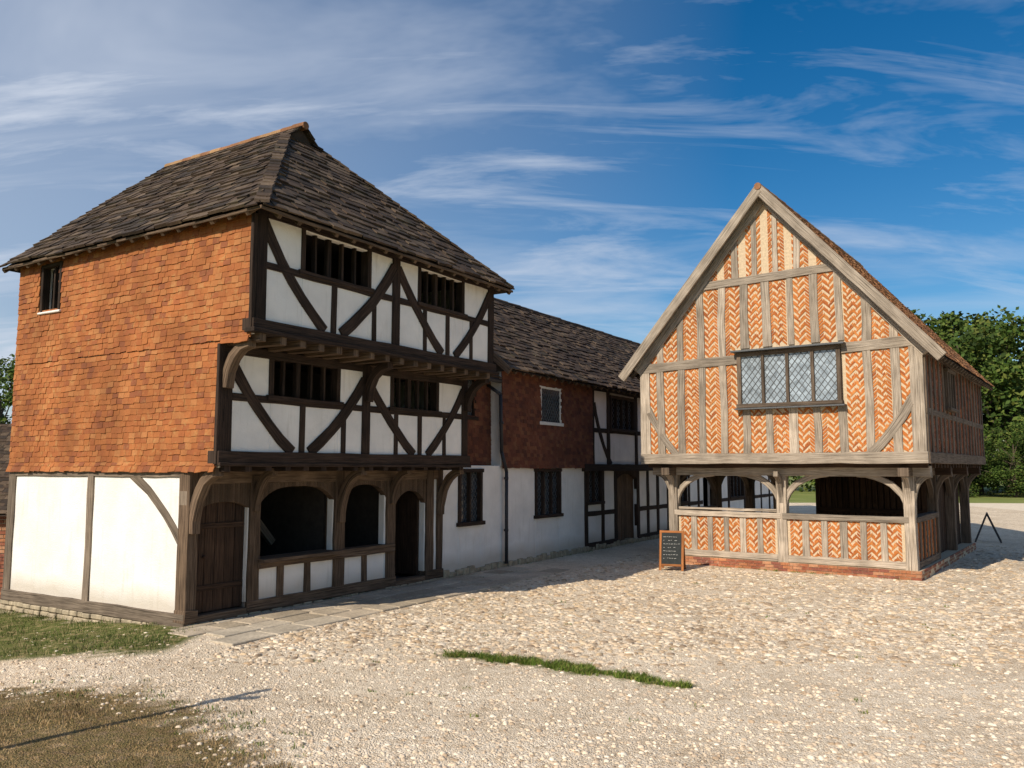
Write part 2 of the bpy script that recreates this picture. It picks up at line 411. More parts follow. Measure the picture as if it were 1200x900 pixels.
ez=6.45; rz=9.66; e0,e1=-.25,6.95; bf,bb=-1.78,5.72; rm=3.35; gz=9.3; gb=1.25
hw=(rm-e0)*(rz-gz)/(rz-ez)
sl=MB(); un=MB(); rd=MB()
gl=(rm-hw,gb,gz); gr=(rm+hw,gb,gz)
TH=.036
tiles(sl,(e0,bb,ez),(e0,bf,ez),gl,(rm-hw,bb,gz),.2,.32,TH,1.7,stag=False)
tiles(sl,(rm-hw,bb,gz),(rm-hw,gb-.12,gz),(rm,gb-.12,rz),(rm,bb,rz),.17,.25,.024,1.5,stag=False)
tiles(sl,(e0,bf,ez),(e1,bf,ez),gr,gl,.2,.32,TH,1.7,stag=False)
tiles(sl,(e1,bf,ez),(e1,bb,ez),(rm+hw,bb,gz),gr,.2,.32,TH,1.7,stag=False)
tiles(sl,(rm+hw,gb-.12,gz),(rm+hw,bb,gz),(rm,bb,rz),(rm,gb-.12,rz),.17,.25,.024,1.5,stag=False)
for c0,c1 in (((e0,bf,ez),gl),((e1,bf,ez),gr)):
    a=V(c0);b=V(c1);k=24
    for i in range(k):
        p=a.lerp(b,i/k)+V((0,0,.08)); q=a.lerp(b,(i+1.2)/k)+V((0,0,.06))
        beam(sl,[p,q],.2,(0,0,1),-.03,.014,jit=.02)
def quad(mb,*p): mb.add(p,[tuple(range(len(p)))])
dn=V((0,0,-.03))
for P in [[(e0,bb,ez),(e0,bf,ez),gl,(rm-hw,bb,gz)],[(rm-hw,bb,gz),gl,(rm,gb,rz),(rm,bb,rz)],[(e0,bf,ez),(e1,bf,ez),gr,gl],[(e1,bf,ez),(e1,bb,ez),(rm+hw,bb,gz),gr],[gr,(rm+hw,bb,gz),(rm,bb,rz),(rm,gb,rz)],[gl,gr,(rm,gb,rz)],[(e0,bb,ez),(e1,bb,ez),(rm,bb,rz)]]:
    quad(un,*[V(p)+dn for p in P])
ridge(rd,(rm,gb-.15,rz-.01),(rm,bb,rz-.01),.085)
mbR=MB()
y=bf+.35
sln=(rz-ez)/(rm-e0)
while y<bb:
    beam(mbR,[(e0+.03,y,ez-.06),(e0+.45,y,ez-.06+.42*sln)],.09,(0,1,0),-.04,.04); y+=.42
x=e0+.4
slf=(gz-ez)/(gb-bf)
while x<e1:
    beam(mbR,[(x,bf+.03,ez-.06),(x,bf+.5,ez-.06+.47*slf)],.09,(1,0,0),-.04,.04); x+=.42
beam(mbR,[(e0+.02,bf,ez-.02),(e0+.02,bb,ez-.02)],.05,(-1,0,0),-.01,.02)
beam(mbR,[(e0,bf+.02,ez-.02),(e1,bf+.02,ez-.02)],.05,(0,-1,0),-.01,.02)
mbR.build('rafter_feet',M_brown,shop,.006)
sl.build('slate_roof',M_slate,shop); un.build('roof_deck',M_under,shop); rd.build('ridge_tiles',M_ridge,shop)
pl.build('plaster_panels',M_plaster,shop,.01); dk.build('dark_timber_frame',M_dark,shop,.008); br.build('shopfront_timber',M_brown,shop,.008)
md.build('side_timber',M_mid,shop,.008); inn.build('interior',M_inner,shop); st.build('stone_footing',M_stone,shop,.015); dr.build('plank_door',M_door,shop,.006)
# ------------------------------------------------------------------ HALL RANGE
hall=empty('timber_framed_hall_house',C,ROT)
pl=MB(); dk=MB(); tl=MB(); sl=MB(); un=MB(); gs=MB(); ld=MB(); ir=MB(); st=MB(); gy=MB(); wf=MB()
E=38
holes=[(7.4,8.3,1.2,2.4),(10.95,12.3,1.2,2.4),(14.05,15.0,1.45,2.45),(16.15,17.75,.1,2.4),(21,22.5,1.2,2.3),(24.5,25.6,.1,2.2),(28,30,1.2,2.2)]
F0.wall(pl,6.72,E,.05,2.55,-.2,0,holes)
FA=Fac((0,.35,0),(1,0,0),(0,-1,0)); FB=Fac((0,-.02,0),(1,0,0),(0,-1,0))
FA.wall(pl,6.72,9.2,2.5,5.1,-.2,0,[(7.55,8.5,3.75,4.8)])
FB.wall(pl,9.2,14.3,2.55,5.2,-.2,0,[(11.15,12.3,3.75,4.75)])
FB.wall(pl,14.3,E,2.55,5.2,-.2,0,[(15.7,17.5,3.75,4.8),(21,22.5,3.75,4.8)])
box(pl,9.2,9.35,-.0,6.2,2.5,5.2)
box(pl,6.72,E,6.1,6.3,0,5.2); box(pl,E-.2,E,0,6.1,0,5.2)
box(un,6.8,E-.2,.2,6,2.48,2.56); box(un,6.8,E-.2,1.5,1.55,.0,5.1); box(un,6.8,E,.1,.2,2.44,2.5)
tiles(tl,FA.p(6.72,2.45,.03),FA.p(9.22,2.45,.03),FA.p(9.22,5.1,.03),FA.p(6.72,5.1,.03),.1,.165,.018,1.1,wvar=.06,skip=lambda a,h:.8<a<1.8 and 1.25<h<2.35)
tiles(tl,FB.p(9.16,2.48,.05),FB.p(14.3,2.48,.05),FB.p(14.3,5.15,.03),FB.p(9.16,5.15,.03),.1,.165,.018,1.1,wvar=.06,skip=lambda a,h:1.94<a<3.19 and 1.22<h<2.3)
def gwin(F,s0,s1,z0,z1,n,frame=None,glass=None,pitch=.13,o=-.08):
    frame=frame or dk; glass=glass or gs
    F.box(glass,s0,s1,z0,z1,o-.02,o)
    lattice(ld,F,s0,s1,z0,z1,o+.006,pitch)
    for i in range(n+1):
        x=s0+(s1-s0)*i/n; F.beam(frame,[(x,z0-.03),(x,z1+.03)],.06 if 0<i<n else .09,o-.04,.02 if 0<i<n else .05,jit=.002)
    F.beam(frame,[(s0-.08,z1+.03),(s1+.08,z1+.03)],.09,o-.04,.06,jit=.003)
    F.beam(frame,[(s0-.1,z0-.03),(s1+.1,z0-.03)],.09,o-.04,.09,jit=.003)
gwin(F0,7.4,8.3,1.2,2.4,2); gwin(F0,10.95,12.3,1.2,2.4,3); gwin(F0,14.05,15.0,1.45,2.4,2)
gwin(F0,21,22.5,1.2,2.3,3); gwin(F0,28,30,1.2,2.2,4)
gwin(FA,7.55,8.5,3.75,4.75,2,o=-.03); gwin(FB,11.15,12.3,3.75,4.7,2,wf,o=0.02); gwin(FB,15.7,17.5,3.75,4.75,4); gwin(FB,21,22.5,3.75,4.75,3)
for i in range(8): F0.box(gy,16.16+i*.2,16.16+i*.2+.193,.05,2.3,-.18,-.13+rr(0,.01))
archhead(dk,F0,16.14,17.76,2.3,.2,-.12,.02,2.44)
for x in (13.95,15.1,16.05,17.85,18.7,19.6,20.6,22.8,23.9,25.7,26.5,27.8,30.2,31.5,33,34.5,36,37.6): F0.beam(dk,[(x,.15),(x,2.45)],.2,-.1,.03)
for a,b in ((14,16.1),(17.8,24.4),(25.7,37.9)):
    F0.beam(dk,[(a,.14),(b,.14)],.2,-.1,.05); F0.beam(dk,[(a,1.1),(b,1.1)],.15,-.1,.02)
FB.beam(dk,[(13.7,2.5),(E,2.5)],.22,-.1,.1)
for x in (14.4,15.5,17.7,18.8,20.2,21.0,22.6,24,25.5,27,28.5,30,32,34,36,37.8): FB.beam(dk,[(x,2.6),(x,5.0)],.19,-.1,.035)
FB.beam(dk,[(14.3,3.66),(E,3.66)],.14,-.1,.02); FB.beam(dk,[(14.3,4.98),(E,4.98)],.18,-.1,.05)
FB.beam(dk,arc(14.5,4.5,15.7,2.6,-.07),.16,-.1,.03,seg=3)
FB.beam(dk,arc(20.1,4.5,18.9,2.6,.07),.16,-.1,.03,seg=3)
for i in range(124):
    a=6.75+i*.25; F0.box(st,a,a+rr(.2,.245),-.1,rr(.1,.18),-.15,.05+rr(0,.04))
def gable_roof(x0,x1,bf,ze,br_,zr,bb):
    tiles(sl,(x0,bf,ze),(x1,bf,ze),(x1,br_,zr),(x0,br_,zr),.2,.34,.036,1.7,stag=False)
    quad(un,V((x0,bf,ze))+dn,V((x1,bf,ze))+dn,V((x1,br_,zr))+dn,V((x0,br_,zr))+dn)
    quad(un,V((x0,bb,ze)),V((x1,bb,ze)),V((x1,br_,zr)),V((x0,br_,zr)))
    for x in (x0+.05,x1-.05): quad(un,V((x,bf,ze))+dn,V((x,bb,ze))+dn,V((x,br_,zr))+dn)
gable_roof(9.1,E+.2,-.38,4.98,3.1,7.9,6.6)
gable_roof(6.75,9.15,-.02,4.75,3.1,7.3,6.3)
rg=MB(); ridge(rg,(9.1,3.1,7.9),(E+.2,3.1,7.9),.1,.4); rg.build('ridge_tiles',M_slate,hall)
beam(gy,[(9.08,-.38,4.93),(9.08,3.1,7.85)],.18,(-1,0,0),-.02,.04)
x=9.4
while x<E:
    beam(gy,[(x,-.35,4.92),(x,.1,5.3)],.09,(1,0,0),-.04,.04); x+=.42
for a,b in (((9.0,.25,4.6),(9.05,-.1,4.35)),((9.05,-.1,4.35),(9.1,-.1,2.9)),((9.1,-.1,2.9),(9.3,-.12,2.4)),((9.3,-.12,2.4),(9.3,-.12,.1))):
    tube(ir,a,b,.045)
tube(ir,(6.9,-.06,4.72),(9.1,-.06,4.70),.06)
for z in (.9,2.2,3.6): tube(ir,(9.3 if z<2.4 else 9.08,-.11,z),(9.3 if z<2.4 else 9.08,-.11,z+.06),.06)
pl.build('plaster_walls',M_plaster,hall,.01); dk.build('dark_timber_frame',M_dark,hall,.008); tl.build('tile_hanging',M_hung2,hall)
sl.build('slate_roof',M_slate,hall); un.build('roof_deck',M_under,hall); gs.build('window_glass',M_glassd,hall); ld.build('leading',M_lead,hall)
wf.build('white_window_frame',M_white,hall,.006)
ir.build('downpipe',M_iron,hall,smooth=True); st.build('stone_footing',M_stone,hall,.015); gy.build('door_and_rafters',M_brown,hall,.006)
# ------------------------------------------------------------------ MARKET HALL
MO=(4.18,22.3,0); MR=math.atan2(-.586,.81)
mk=empty('market_hall',MO,MR)
gy=MB(); mo=MB(); ch=MB(); bk=MB(); gs=MB(); ld=MB(); rt=MB(); un=MB(); rd=MB(); dk=MB(); inn=MB(); gyS=MB(); chS=MB(); moS=MB()
gW=6.0; gD=8.6; X0=-.5; X1=6.4; Y0=-.5; Y1=9.1; cx=2.95
zf=2.62
G0=Fac((0,0,0),(1,0,0),(0,-1,0)); GR=Fac((6,0,0),(0,1,0),(1,0,0)); GL=Fac((0,0,0),(0,-1,0),(-1,0,0))
GB=Fac((6,gD,0),(-1,0,0),(0,1,0))
U0=Fac((0,Y0,0),(1,0,0),(0,-1,0)); UR=Fac((X1,0,0),(0,1,0),(1,0,0)); UL=Fac((X0,0,0),(0,-1,0),(-1,0,0))
def zmax(x): return 9.28-1.171*abs(x-cx)
U0.poly(mo,[(X0+.02,zf),(X1-.02,zf),(X1-.02,5.2),(cx,9.2),(X0+.02,5.2)],-.14,0)
win=(2.2,4.68,3.98,5.4)
def chevrons(F,s0,s1,z0,z1,up=True,lim=None,skip=None,pitch=.084,th=.06,o=.011,mb=None,arms=None):
    mb=mb or ch
    arms=arms or (4 if s1-s0>.34 else 3)
    cw=(s1-s0)/arms; h=cw*.95; ph=rr(0,pitch)
    z=z0-h-pitch+ph; cnt=0
    while z<z1:
        cnt+=1
        for k in range(arms):
            e0_=.022*(1 if (cnt+k)%2 else -1) if k>0 else 0
            e1_=.022*(1 if (cnt+k+1)%2 else -1) if k<arms-1 else 0
            a=s0+k*cw+(.003 if k else 0)+e0_; b=s0+(k+1)*cw-(.003 if k<arms-1 else 0)+e1_
            rise=((k%2==0)==up)
            zz=z+(pitch*.5 if k%2 else 0)+rr(-.004,.004)
            hh=h*(b-a)/cw
            za,zb=(zz,zz+hh) if rise else (zz+hh,zz)
            lo=min(za,zb); hi=max(za,zb)+th
            if hi<z0+.03 or lo>z1-.03: continue
            cl=lambda q:min(max(q,z0),z1)
            mid=((a+b)/2,(lo+hi)/2)
            if lim and mid[1]>min(lim(a),lim(b))+.02: continue
            if skip and skip(*mid): continue
            t=th*rr(.84,1.08); oo=o*rr(.5,1.3)
            P=[(a,cl(za)),(b,cl(zb)),(b,cl(zb+t)),(a,cl(za+t))]
            hexa(mb,[F.p(*P[0],-.01),F.p(*P[1],-.01),F.p(*P[1],oo),F.p(*P[0],oo),F.p(*P[3],-.01),F.p(*P[2],-.01),F.p(*P[2],oo),F.p(*P[3],oo)])
        z+=pitch
n=12; sp=(X1-X0)/n; sw=.19
inwin=lambda s,z: win[0]-.05<s<win[1]+.05 and win[2]-.1<z<win[3]+.1
for i in range(n):
    a=X0+i*sp+sw/2; b=X0+(i+1)*sp-sw/2
    chevrons(U0,a,b,zf+.2,9.2,up=(i%2==0),lim=zmax,skip=inwin,arms=(3,4,4,3)[i%4])
railz=lambda x:5.12+ .2*(x-X0)/(X1-X0)
def stud(x,z0,z1,w=sw,o=.035):
    U0.beam(gy,[(x+rr(-.015,.015),z0),(x+rr(-.02,.02),(z0+z1)/2),(x+rr(-.025,.025),z1)],w*rr(.82,1.15),-.1,o)
for i in range(n+1):
    x=X0+i*sp
    if i in (0,n):
        U0.beam(gy,[(x+(.12 if i==0 else -.14),zf),(x+(.12 if i==0 else -.14),5.25)],.28,-.12,.045); continue
    zt=zmax(x)
    inside=win[0]<x<win[1]
    if inside: stud(x,zf+.15,win[2]-.05); 
    else: stud(x,zf+.15,railz(x)-.05)
    if zt>railz(x)+.2:
        if zt>7.3 and abs(x-cx)<1.6: stud(x,(win[3]+.05 if inside else railz(x)),7.15); 
        else: stud(x,(win[3]+.05 if inside else railz(x)),zt-.05)
for x in (cx-.78,cx-.27,cx+.27,cx+.78):
    stud(x,7.25,zmax(x)-.05,.15)
U0.beam(gy,[(X0,railz(X0)),(win[0],railz(win[0]))],.24,-.1,.05)
U0.beam(gy,[(win[1],railz(win[1])),(X1,railz(X1))],.24,-.1,.05)
U0.beam(gy,[(cx-1.85,7.15),(cx+1.85,7.22)],.2,-.1,.05)
U0.beam(gy,[(X0-.02,zf+.11),(X1+.02,zf+.1)],.26,-.15,.07)
U0.beam(gy,arc(X0+.2,4.05,X0+1.0,zf+.2,-.04),.18,-.1,.043,seg=3)
U0.beam(gy,arc(X1-.2,4.1,X1-1.15,zf+.2,.04),.2,-.1,.043,seg=3)
U0.beam(gy,[(X0-.1,5.05),(cx,zmax(cx)-.05)],.26,-.1,.055)
U0.beam(gy,[(X1+.1,5.05),(cx,zmax(cx)-.05)],.26,-.1,.057)
s0,s1,z0,z1=win
U0.box(gs,s0+.05,s1-.05,z0+.06,z1-.1,.03,.06)
lattice(ld,U0,s0+.07,s1-.07,z0+.08,z1-.1,.066,.15,.014,1.3)
for i in range(5):
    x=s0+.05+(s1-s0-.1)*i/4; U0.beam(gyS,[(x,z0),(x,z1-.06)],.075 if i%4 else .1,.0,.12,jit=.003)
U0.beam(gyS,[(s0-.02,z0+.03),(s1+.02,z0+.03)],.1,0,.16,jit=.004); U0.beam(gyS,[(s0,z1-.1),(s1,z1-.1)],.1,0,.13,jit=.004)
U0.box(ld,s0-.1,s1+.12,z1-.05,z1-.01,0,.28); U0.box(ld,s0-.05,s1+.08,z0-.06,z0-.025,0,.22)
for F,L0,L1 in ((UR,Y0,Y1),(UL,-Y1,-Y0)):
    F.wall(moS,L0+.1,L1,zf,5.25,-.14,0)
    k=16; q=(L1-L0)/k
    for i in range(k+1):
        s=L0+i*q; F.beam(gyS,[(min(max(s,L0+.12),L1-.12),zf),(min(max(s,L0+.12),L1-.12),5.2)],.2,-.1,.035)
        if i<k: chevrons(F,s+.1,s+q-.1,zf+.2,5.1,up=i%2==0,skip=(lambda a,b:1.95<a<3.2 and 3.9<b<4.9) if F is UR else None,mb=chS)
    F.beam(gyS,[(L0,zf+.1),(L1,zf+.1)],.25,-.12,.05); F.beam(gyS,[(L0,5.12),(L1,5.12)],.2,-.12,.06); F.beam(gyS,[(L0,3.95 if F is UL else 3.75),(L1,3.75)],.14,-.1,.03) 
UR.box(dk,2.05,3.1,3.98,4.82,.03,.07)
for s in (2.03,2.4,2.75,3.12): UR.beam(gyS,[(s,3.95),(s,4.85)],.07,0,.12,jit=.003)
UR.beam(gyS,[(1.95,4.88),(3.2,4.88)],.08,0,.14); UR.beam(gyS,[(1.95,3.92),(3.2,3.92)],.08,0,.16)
box(moS,X0+.1,X1-.1,Y1-.14,Y1,zf,5.2)
moS.add([(X0,Y1,5.2),(X1,Y1,5.2),(cx,Y1,9.2)],[(0,1,2)])
box(inn,X0+.12,X1-.12,Y0+.12,Y1-.12,zf+.02,zf+.07)
y=Y0+.3
while y<Y1-.1:
    beam(dk,[(X0+.05,y,zf-.06),(X1-.05,y,zf-.06)],.13,(0,1,0),-.06,.06); y+=.45
def post(x,y,z0=.2,z1=2.35,w=.24,mb=None):
    beam(mb or gy,[(x,y,z0),(x,y,z1)],w,(0,-1,0),-w/2,w/2)
ys=(.12,3.0,5.8,gD-.12)
for x in (.12,3.0,5.88): post(x,.12)
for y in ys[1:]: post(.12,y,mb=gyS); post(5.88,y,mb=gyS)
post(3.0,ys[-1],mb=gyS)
def bm(p0,p1,w,d,mb=None):
    p0=V(p0);p1=V(p1); t=(p1-p0).normalized(); n_=t.cross(V((0,0,1))).normalized()
    beam(mb or gy,[p0,p1],w,n_,-d/2,d/2)
bm((-.45,.12,2.42),(6.35,.12,2.42),.24,.26)
for y in ys[1:]: bm((-.45,y,2.42),(6.35,y,2.42),.22,.24,dk)
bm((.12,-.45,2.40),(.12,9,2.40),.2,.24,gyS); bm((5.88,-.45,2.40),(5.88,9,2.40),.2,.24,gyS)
def brace(x,y,dx,dy,L=.85,H=.75,mb=None,w=.13,zt=2.34):
    pts=[]
    for i in range(9):
        a=i/8*math.pi/2
        k=.06+L*(1-math.cos(a)); pts.append((x+dx*k,y+dy*k,zt-H+H*math.sin(a)))
    n_=V((abs(dy),abs(dx),0))
    beam(mb or gy,pts,w,n_,-.06,.06)
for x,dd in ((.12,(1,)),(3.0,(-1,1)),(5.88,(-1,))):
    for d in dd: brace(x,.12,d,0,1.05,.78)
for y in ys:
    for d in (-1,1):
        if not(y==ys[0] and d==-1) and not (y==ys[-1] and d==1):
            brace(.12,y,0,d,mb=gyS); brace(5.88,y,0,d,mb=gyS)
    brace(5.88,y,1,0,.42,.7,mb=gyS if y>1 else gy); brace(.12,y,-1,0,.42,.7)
for x in (.12,3.0,5.88): brace(x,.12,0,-1,.42,.7)
def balus(F,s0,s1,z1=1.32,g=None,c=None):
    g=g or gy
    F.box(mo if g is gy else moS,s0,s1,.2,z1-.05,-.16,-.05)
    F.beam(g,[(s0-.1,z1),(s1+.1,z1)],.13,-.2,.02); F.beam(g,[(s0,.3),(s1,.3)],.16,-.2,.0)
    k=round((s1-s0)/.44); q=(s1-s0)/k
    F2_=Fac(F.p(0,0,-.05),F.ex,F.n)
    for i in range(k+1):
        s=s0+i*q
        if 0<i<k: F.beam(g,[(s,.3),(s,z1)],.15*rr(.85,1.1),-.18,-.015)
        if i<k: chevrons(F2_,s+.07,s+q-.07,.37,z1-.05,up=i%2==0,mb=c,arms=3)
balus(G0,.26,2.88); balus(G0,3.12,5.76); balus(GR,.25,2.9,g=gyS,c=ch); balus(GL,-2.9,-.25)
G0.beam(gy,[(.2,1.44),(2.9,1.44)],.06,-.2,-.08); 
for F,a,b in ((G0,-.1,6.1),(GR,-.1,gD+.1),(GL,-gD-.1,.1),(GB,-.1,6.1)):
    tiles(bk,F.p(a,-.08,.08),F.p(b,-.08,.08),F.p(b,.22,.08),F.p(a,.22,.08),.075,.225,.012,.5,flat=True,gap=.008,wvar=.04)
box(mo,-.09,6.09,-.075,gD+.08,-.1,.205)
x0_,x1_,y0_,y1_=2.7,5.7,4.2,8.3
s=x0_
while s<x1_:
    beam(dk,[(s,y0_,.2),(s,y0_,2.4)],.13,(0,-1,0),-.02,.02); s+=.155
s=y0_
while s<y1_:
    beam(dk,[(5.74,s,.2),(5.74,s,2.4)],.13,(1,0,0),-.02,.02); beam(dk,[(2.68,s,.2),(2.68,s,2.4)],.13,(1,0,0),-.02,.02); s+=.155
box(dk,x0_+.1,x1_-.1,y0_+.12,y1_,.2,2.45)
bm((x0_,y0_-.04,1.3),(x1_,y0_-.04,1.3),.12,.06,dk); 
ey0,ey1=-.85,9.45; ze=5.0; za=9.45; exl,exr=cx-3.8,cx+3.8
tiles(rt,(exr,ey0,ze),(exr,ey1,ze),(cx,ey1,za),(cx,ey0,za),.11,.17,.018,1.3,wvar=.06)
tiles(rt,(exl,ey1,ze),(exl,ey0,ze),(cx,ey0,za),(cx,ey1,za),.11,.17,.018,1.3,wvar=.06)
for a,b in ((exl,cx),(exr,cx)):
    quad(un,(a,ey0+.02,ze-.03),(a,ey1,ze-.03),(b,ey1,za-.03),(b,ey0+.02,za-.03))
    beam(gy,[(a-(.08 if a<cx else -.08),ey0+.02,ze-.13),(b,ey0+.02,za-.1)],.24,(0,-1,0),-.03,.03,jit=.004)
ridge(rd,(cx,ey0-.03,za-.03),(cx,ey1,za-.03),.09)
y=ey0+.4
while y<ey1:
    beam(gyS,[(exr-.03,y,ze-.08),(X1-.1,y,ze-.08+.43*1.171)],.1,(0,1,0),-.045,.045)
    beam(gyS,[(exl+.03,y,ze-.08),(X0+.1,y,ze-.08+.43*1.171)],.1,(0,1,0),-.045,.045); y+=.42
gy.build('oak_frame',M_grey,mk,.008); mo.build('mortar_backing',M_mortar,mk); ch.build('herringbone_brickwork',M_chev,mk)
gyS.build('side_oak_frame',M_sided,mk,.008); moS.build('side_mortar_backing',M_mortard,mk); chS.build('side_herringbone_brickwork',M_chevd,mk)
bk.build('brick_plinth',M_plinth,mk); gs.build('window_glass',M_glass,mk); ld.build('window_leading',M_lead,mk)
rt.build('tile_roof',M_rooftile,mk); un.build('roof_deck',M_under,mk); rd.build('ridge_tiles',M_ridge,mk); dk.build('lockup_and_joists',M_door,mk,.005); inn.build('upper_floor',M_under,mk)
# ------------------------------------------------------------------ brick outbuilding (left)
ob=empty('brick_outbuilding',(-10.15,17.2,0),0)
a=MB();b=MB();c=MB();d=MB()
OF=Fac((0,0,0),(1,0,0),(0,-1,0))
box(a,-7,0,.01,4,-.4,1.75); a.add([(0,.01,1.75),(0,4,1.75),(0,2,3.4)],[(0,1,2)])
tiles(b,OF.p(-7,-.3,.01),OF.p(0,-.3,.01),OF.p(0,1.75,.01),OF.p(-7,1.75,.01),.075,.225,.012,.5,flat=True,gap=.01,wvar=.04)
tiles(c,(-7.1,-.25,1.55),(.15,-.25,1.55),(.15,2,3.5),(-7.1,2,3.5),.11,.17,.014,1.2,wvar=.06)
quad(d,(-7.1,-.25,1.52),(.15,-.25,1.52),(.15,2,3.47),(-7.1,2,3.47)); quad(d,(-7.1,4.25,1.52),(.15,4.25,1.52),(.15,2,3.47),(-7.1,2,3.47))
a.build('wall_core',M_mortar,ob); b.build('brick_facing',M_plinth,ob); c.build('tile_roof',M_slate,ob); d.build('roof_deck',M_under,ob)
# ------------------------------------------------------------------ chalkboard sign
sg=empty('chalkboard_sign',(3.95,20.75,0),math.radians(-18))
M_frame=mat_timber('sign_frame_wood',(.25,.09,.03),(.42,.17,.06)); M_board=mat_simple('blackboard',(.02,.024,.024),.7,.3,12)
M_chalk=mat_simple('chalk',(.4,.4,.38),.95,.1)
a=MB();b=MB();c=MB()
for sgn in (-1,1):
    def q(x,z): return V((x,sgn*.24*(1-z/.95),z))
    nn=V((0,sgn*.97,.24)).normalized()
    for p0,p1 in ((q(-.27,0),q(-.27,.95)),(q(.27,0),q(.27,.95)),(q(-.27,.92),q(.27,.92)),(q(-.27,.13),q(.27,.13))):
        beam(a,[p0,p1],.055,nn,-.015,.015,jit=.001)
    P=[q(-.25,.15),q(.25,.15),q(.25,.9),q(-.25,.9)]
    hexa(b,[p-nn*.005 for p in P]+[p+nn*.005 for p in P])
    for i in range(7):
        z=.8-i*.085; w=rr(.1,.2); x=-.2
        while x<w:
            l=rr(.02,.06); beam(c,[q(x,z+rr(-.006,.006))+nn*.007,q(x+l,z+rr(-.006,.006))+nn*.007],.009,nn,-.001,.001,jit=0); x+=l+.02
a.build('frame',M_frame,sg,.004); b.build('board',M_board,sg); c.build('chalk_lettering',M_chalk,sg)
tr=empty('a_frame_sign',(16.1,28.4,0),math.radians(60))
a=MB();b=MB()
for x in (-.32,.32):
    for sgn in (-1,1): beam(a,[(x,sgn*.38,0),(x,0,.95)],.05,(1,0,0),-.02,.02,jit=.001)
for sgn in (-1,1):
    beam(a,[(-.32,sgn*.26,.28),(.32,sgn*.26,.28)],.05,(0,sgn,0),-.015,.015,jit=.001)
hexa(b,[(-.3,-.2,.42),(.3,-.2,.42),(.3,-.19,.42),(-.3,-.19,.42),(-.3,-.02,.9),(.3,-.02,.9),(.3,-.01,.9),(-.3,-.01,.9)])
beam(a,[(-.35,0,.95),(.35,0,.95)],.05,(0,1,0),-.02,.02,jit=.001)
a.build('trestle_frame',M_iron,tr); b.build('panel',M_board,tr)
wp=empty('unseen_shadow_post',(-6.35,5.7,0),.3)  # unseen post, added to cast a thin shadow over the lawn
a=MB(); tube(a,(0,0,-.1),(0,0,3.9),.055,8,.045); beam(a,[(-.05,.06,3.4),(.5,.06,3.4)],.12,(0,1,0),-.015,.015)
a.build('post',M_mid,wp)
# ------------------------------------------------------------------ GROUND
cr,sr=math.cos(ROT),math.sin(ROT); cm,sm_=math.cos(MR),math.sin(MR)
def toShop(x,y): dx,dy=x-C[0],y-C[1]; return dx*cr+dy*sr,-dx*sr+dy*cr
def toMk(x,y): dx,dy=x-MO[0],y-MO[1]; return dx*cm+dy*sm_,-dx*sm_+dy*cm
def nz(x,y,s,o=0): return noise.fractal(V((x*s+o,y*s+o*1.7,o)),1,2,4)
def sstep(a,b,x):
    t=max(0,min(1,(x-a)/(b-a))); return t*t*(3-2*t)
def gz_(x,y): return -.2*sstep(-5.0,-8.5,x)
def seg_d(x,y,P):
    best=1e9;bt=0
    for k,((ax,ay),(bx,by)) in enumerate(zip(P,P[1:])):
        dx,dy=bx-ax,by-ay; t=max(0,min(1,((x-ax)*dx+(y-ay)*dy)/(dx*dx+dy*dy)))
        d=math.hypot(x-ax-dx*t,y-ay-dy*t)
        if d<best: best=d;bt=(k+t)/(len(P)-1)
    return best,bt
STRIP=[(-.97,11.45),(0,11.05),(1.04,10.45),(1.98,9.8)]
LAWN=[(-14,9.9),(-5.87,9.75),(-4.3,9.6),(-3.3,8.9),(-2.6,8.1),(-1.95,7.2),(-1.3,5.8),(-1.0,2),(-1,-10)]
def lawn_sd(x,y):
    d,_=seg_d(x,y,LAWN)
    if y>9.9: ins=False
    else:
        bx=None
        for (ax,ay),(cx_,cy) in zip(LAWN,LAWN[1:]):
            if cy<=y<=ay: bx=ax+(cx_-ax)*((y-ay)/(cy-ay) if cy!=ay else 0); break
        ins = bx is not None and x<bx
    return d if ins else -d
def masks(x,y):
    n1=nz(x,y,.9); n2=nz(x,y,4,9)
    d,t=seg_d(x,y,STRIP); w=.15*(1-abs(2*t-1)**4*.6)+.14*n2+.06*n1
    green=max(0,min(1,(w-d)/.06+.5)) if d<1 else 0
    a,b=toShop(x,y)
    lo=11.55+.25*n1+.3*n2
    if x<-4.5 and a<-.02:
        g2=min((y-lo)/.3+.5,(-a-.0)/.05,( -4.75+.25*n2-x)/.15+.5)
        green=max(green,min(1,max(0,g2)))
    sd=lawn_sd(x,y)+.35*n1+.45*n2 if y<11 and x<1 else -1
    dry=max(0,min(1,sd/.35+.5))
    cob=sstep(10.6,13.5,y+n1*.9) if x>-4 else 0
    if b>-1.7: cob=0
    return green,dry,cob
def make_ground():
    ysn=np.concatenate([np.arange(2.0,14.5,.12),np.arange(14.5,60,.4)])
    xs=np.arange(-17,30,.2)
    nx,ny=len(xs),len(ysn)
    vs=[];M=[]
    for y in ysn:
        for x in xs:
            z=.016*nz(x,y,.7,3)+.008*nz(x,y,3,5)+gz_(x,y)
            g,d,c=masks(x,y)
            vs.append((x,y,z+.012*g)); M.append((g,d,c,1))
    fs=[(j*nx+i,j*nx+i+1,(j+1)*nx+i+1,(j+1)*nx+i) for j in range(ny-1) for i in range(nx-1)]
    me=bpy.data.meshes.new('gravel_yard'); me.from_pydata(vs,[],fs)
    at=me.color_attributes.new('mask','FLOAT_COLOR','POINT'); at.data.foreach_set('color',np.array(M,dtype=np.float32).ravel())
    me.polygons.foreach_set('use_smooth',[True]*len(fs))
    o=bpy.data.objects.new('gravel_yard',me); scene.collection.objects.link(o); return o
yard=make_ground()
t=NT('gravel_yard_mat'); o=t.coord('Object')
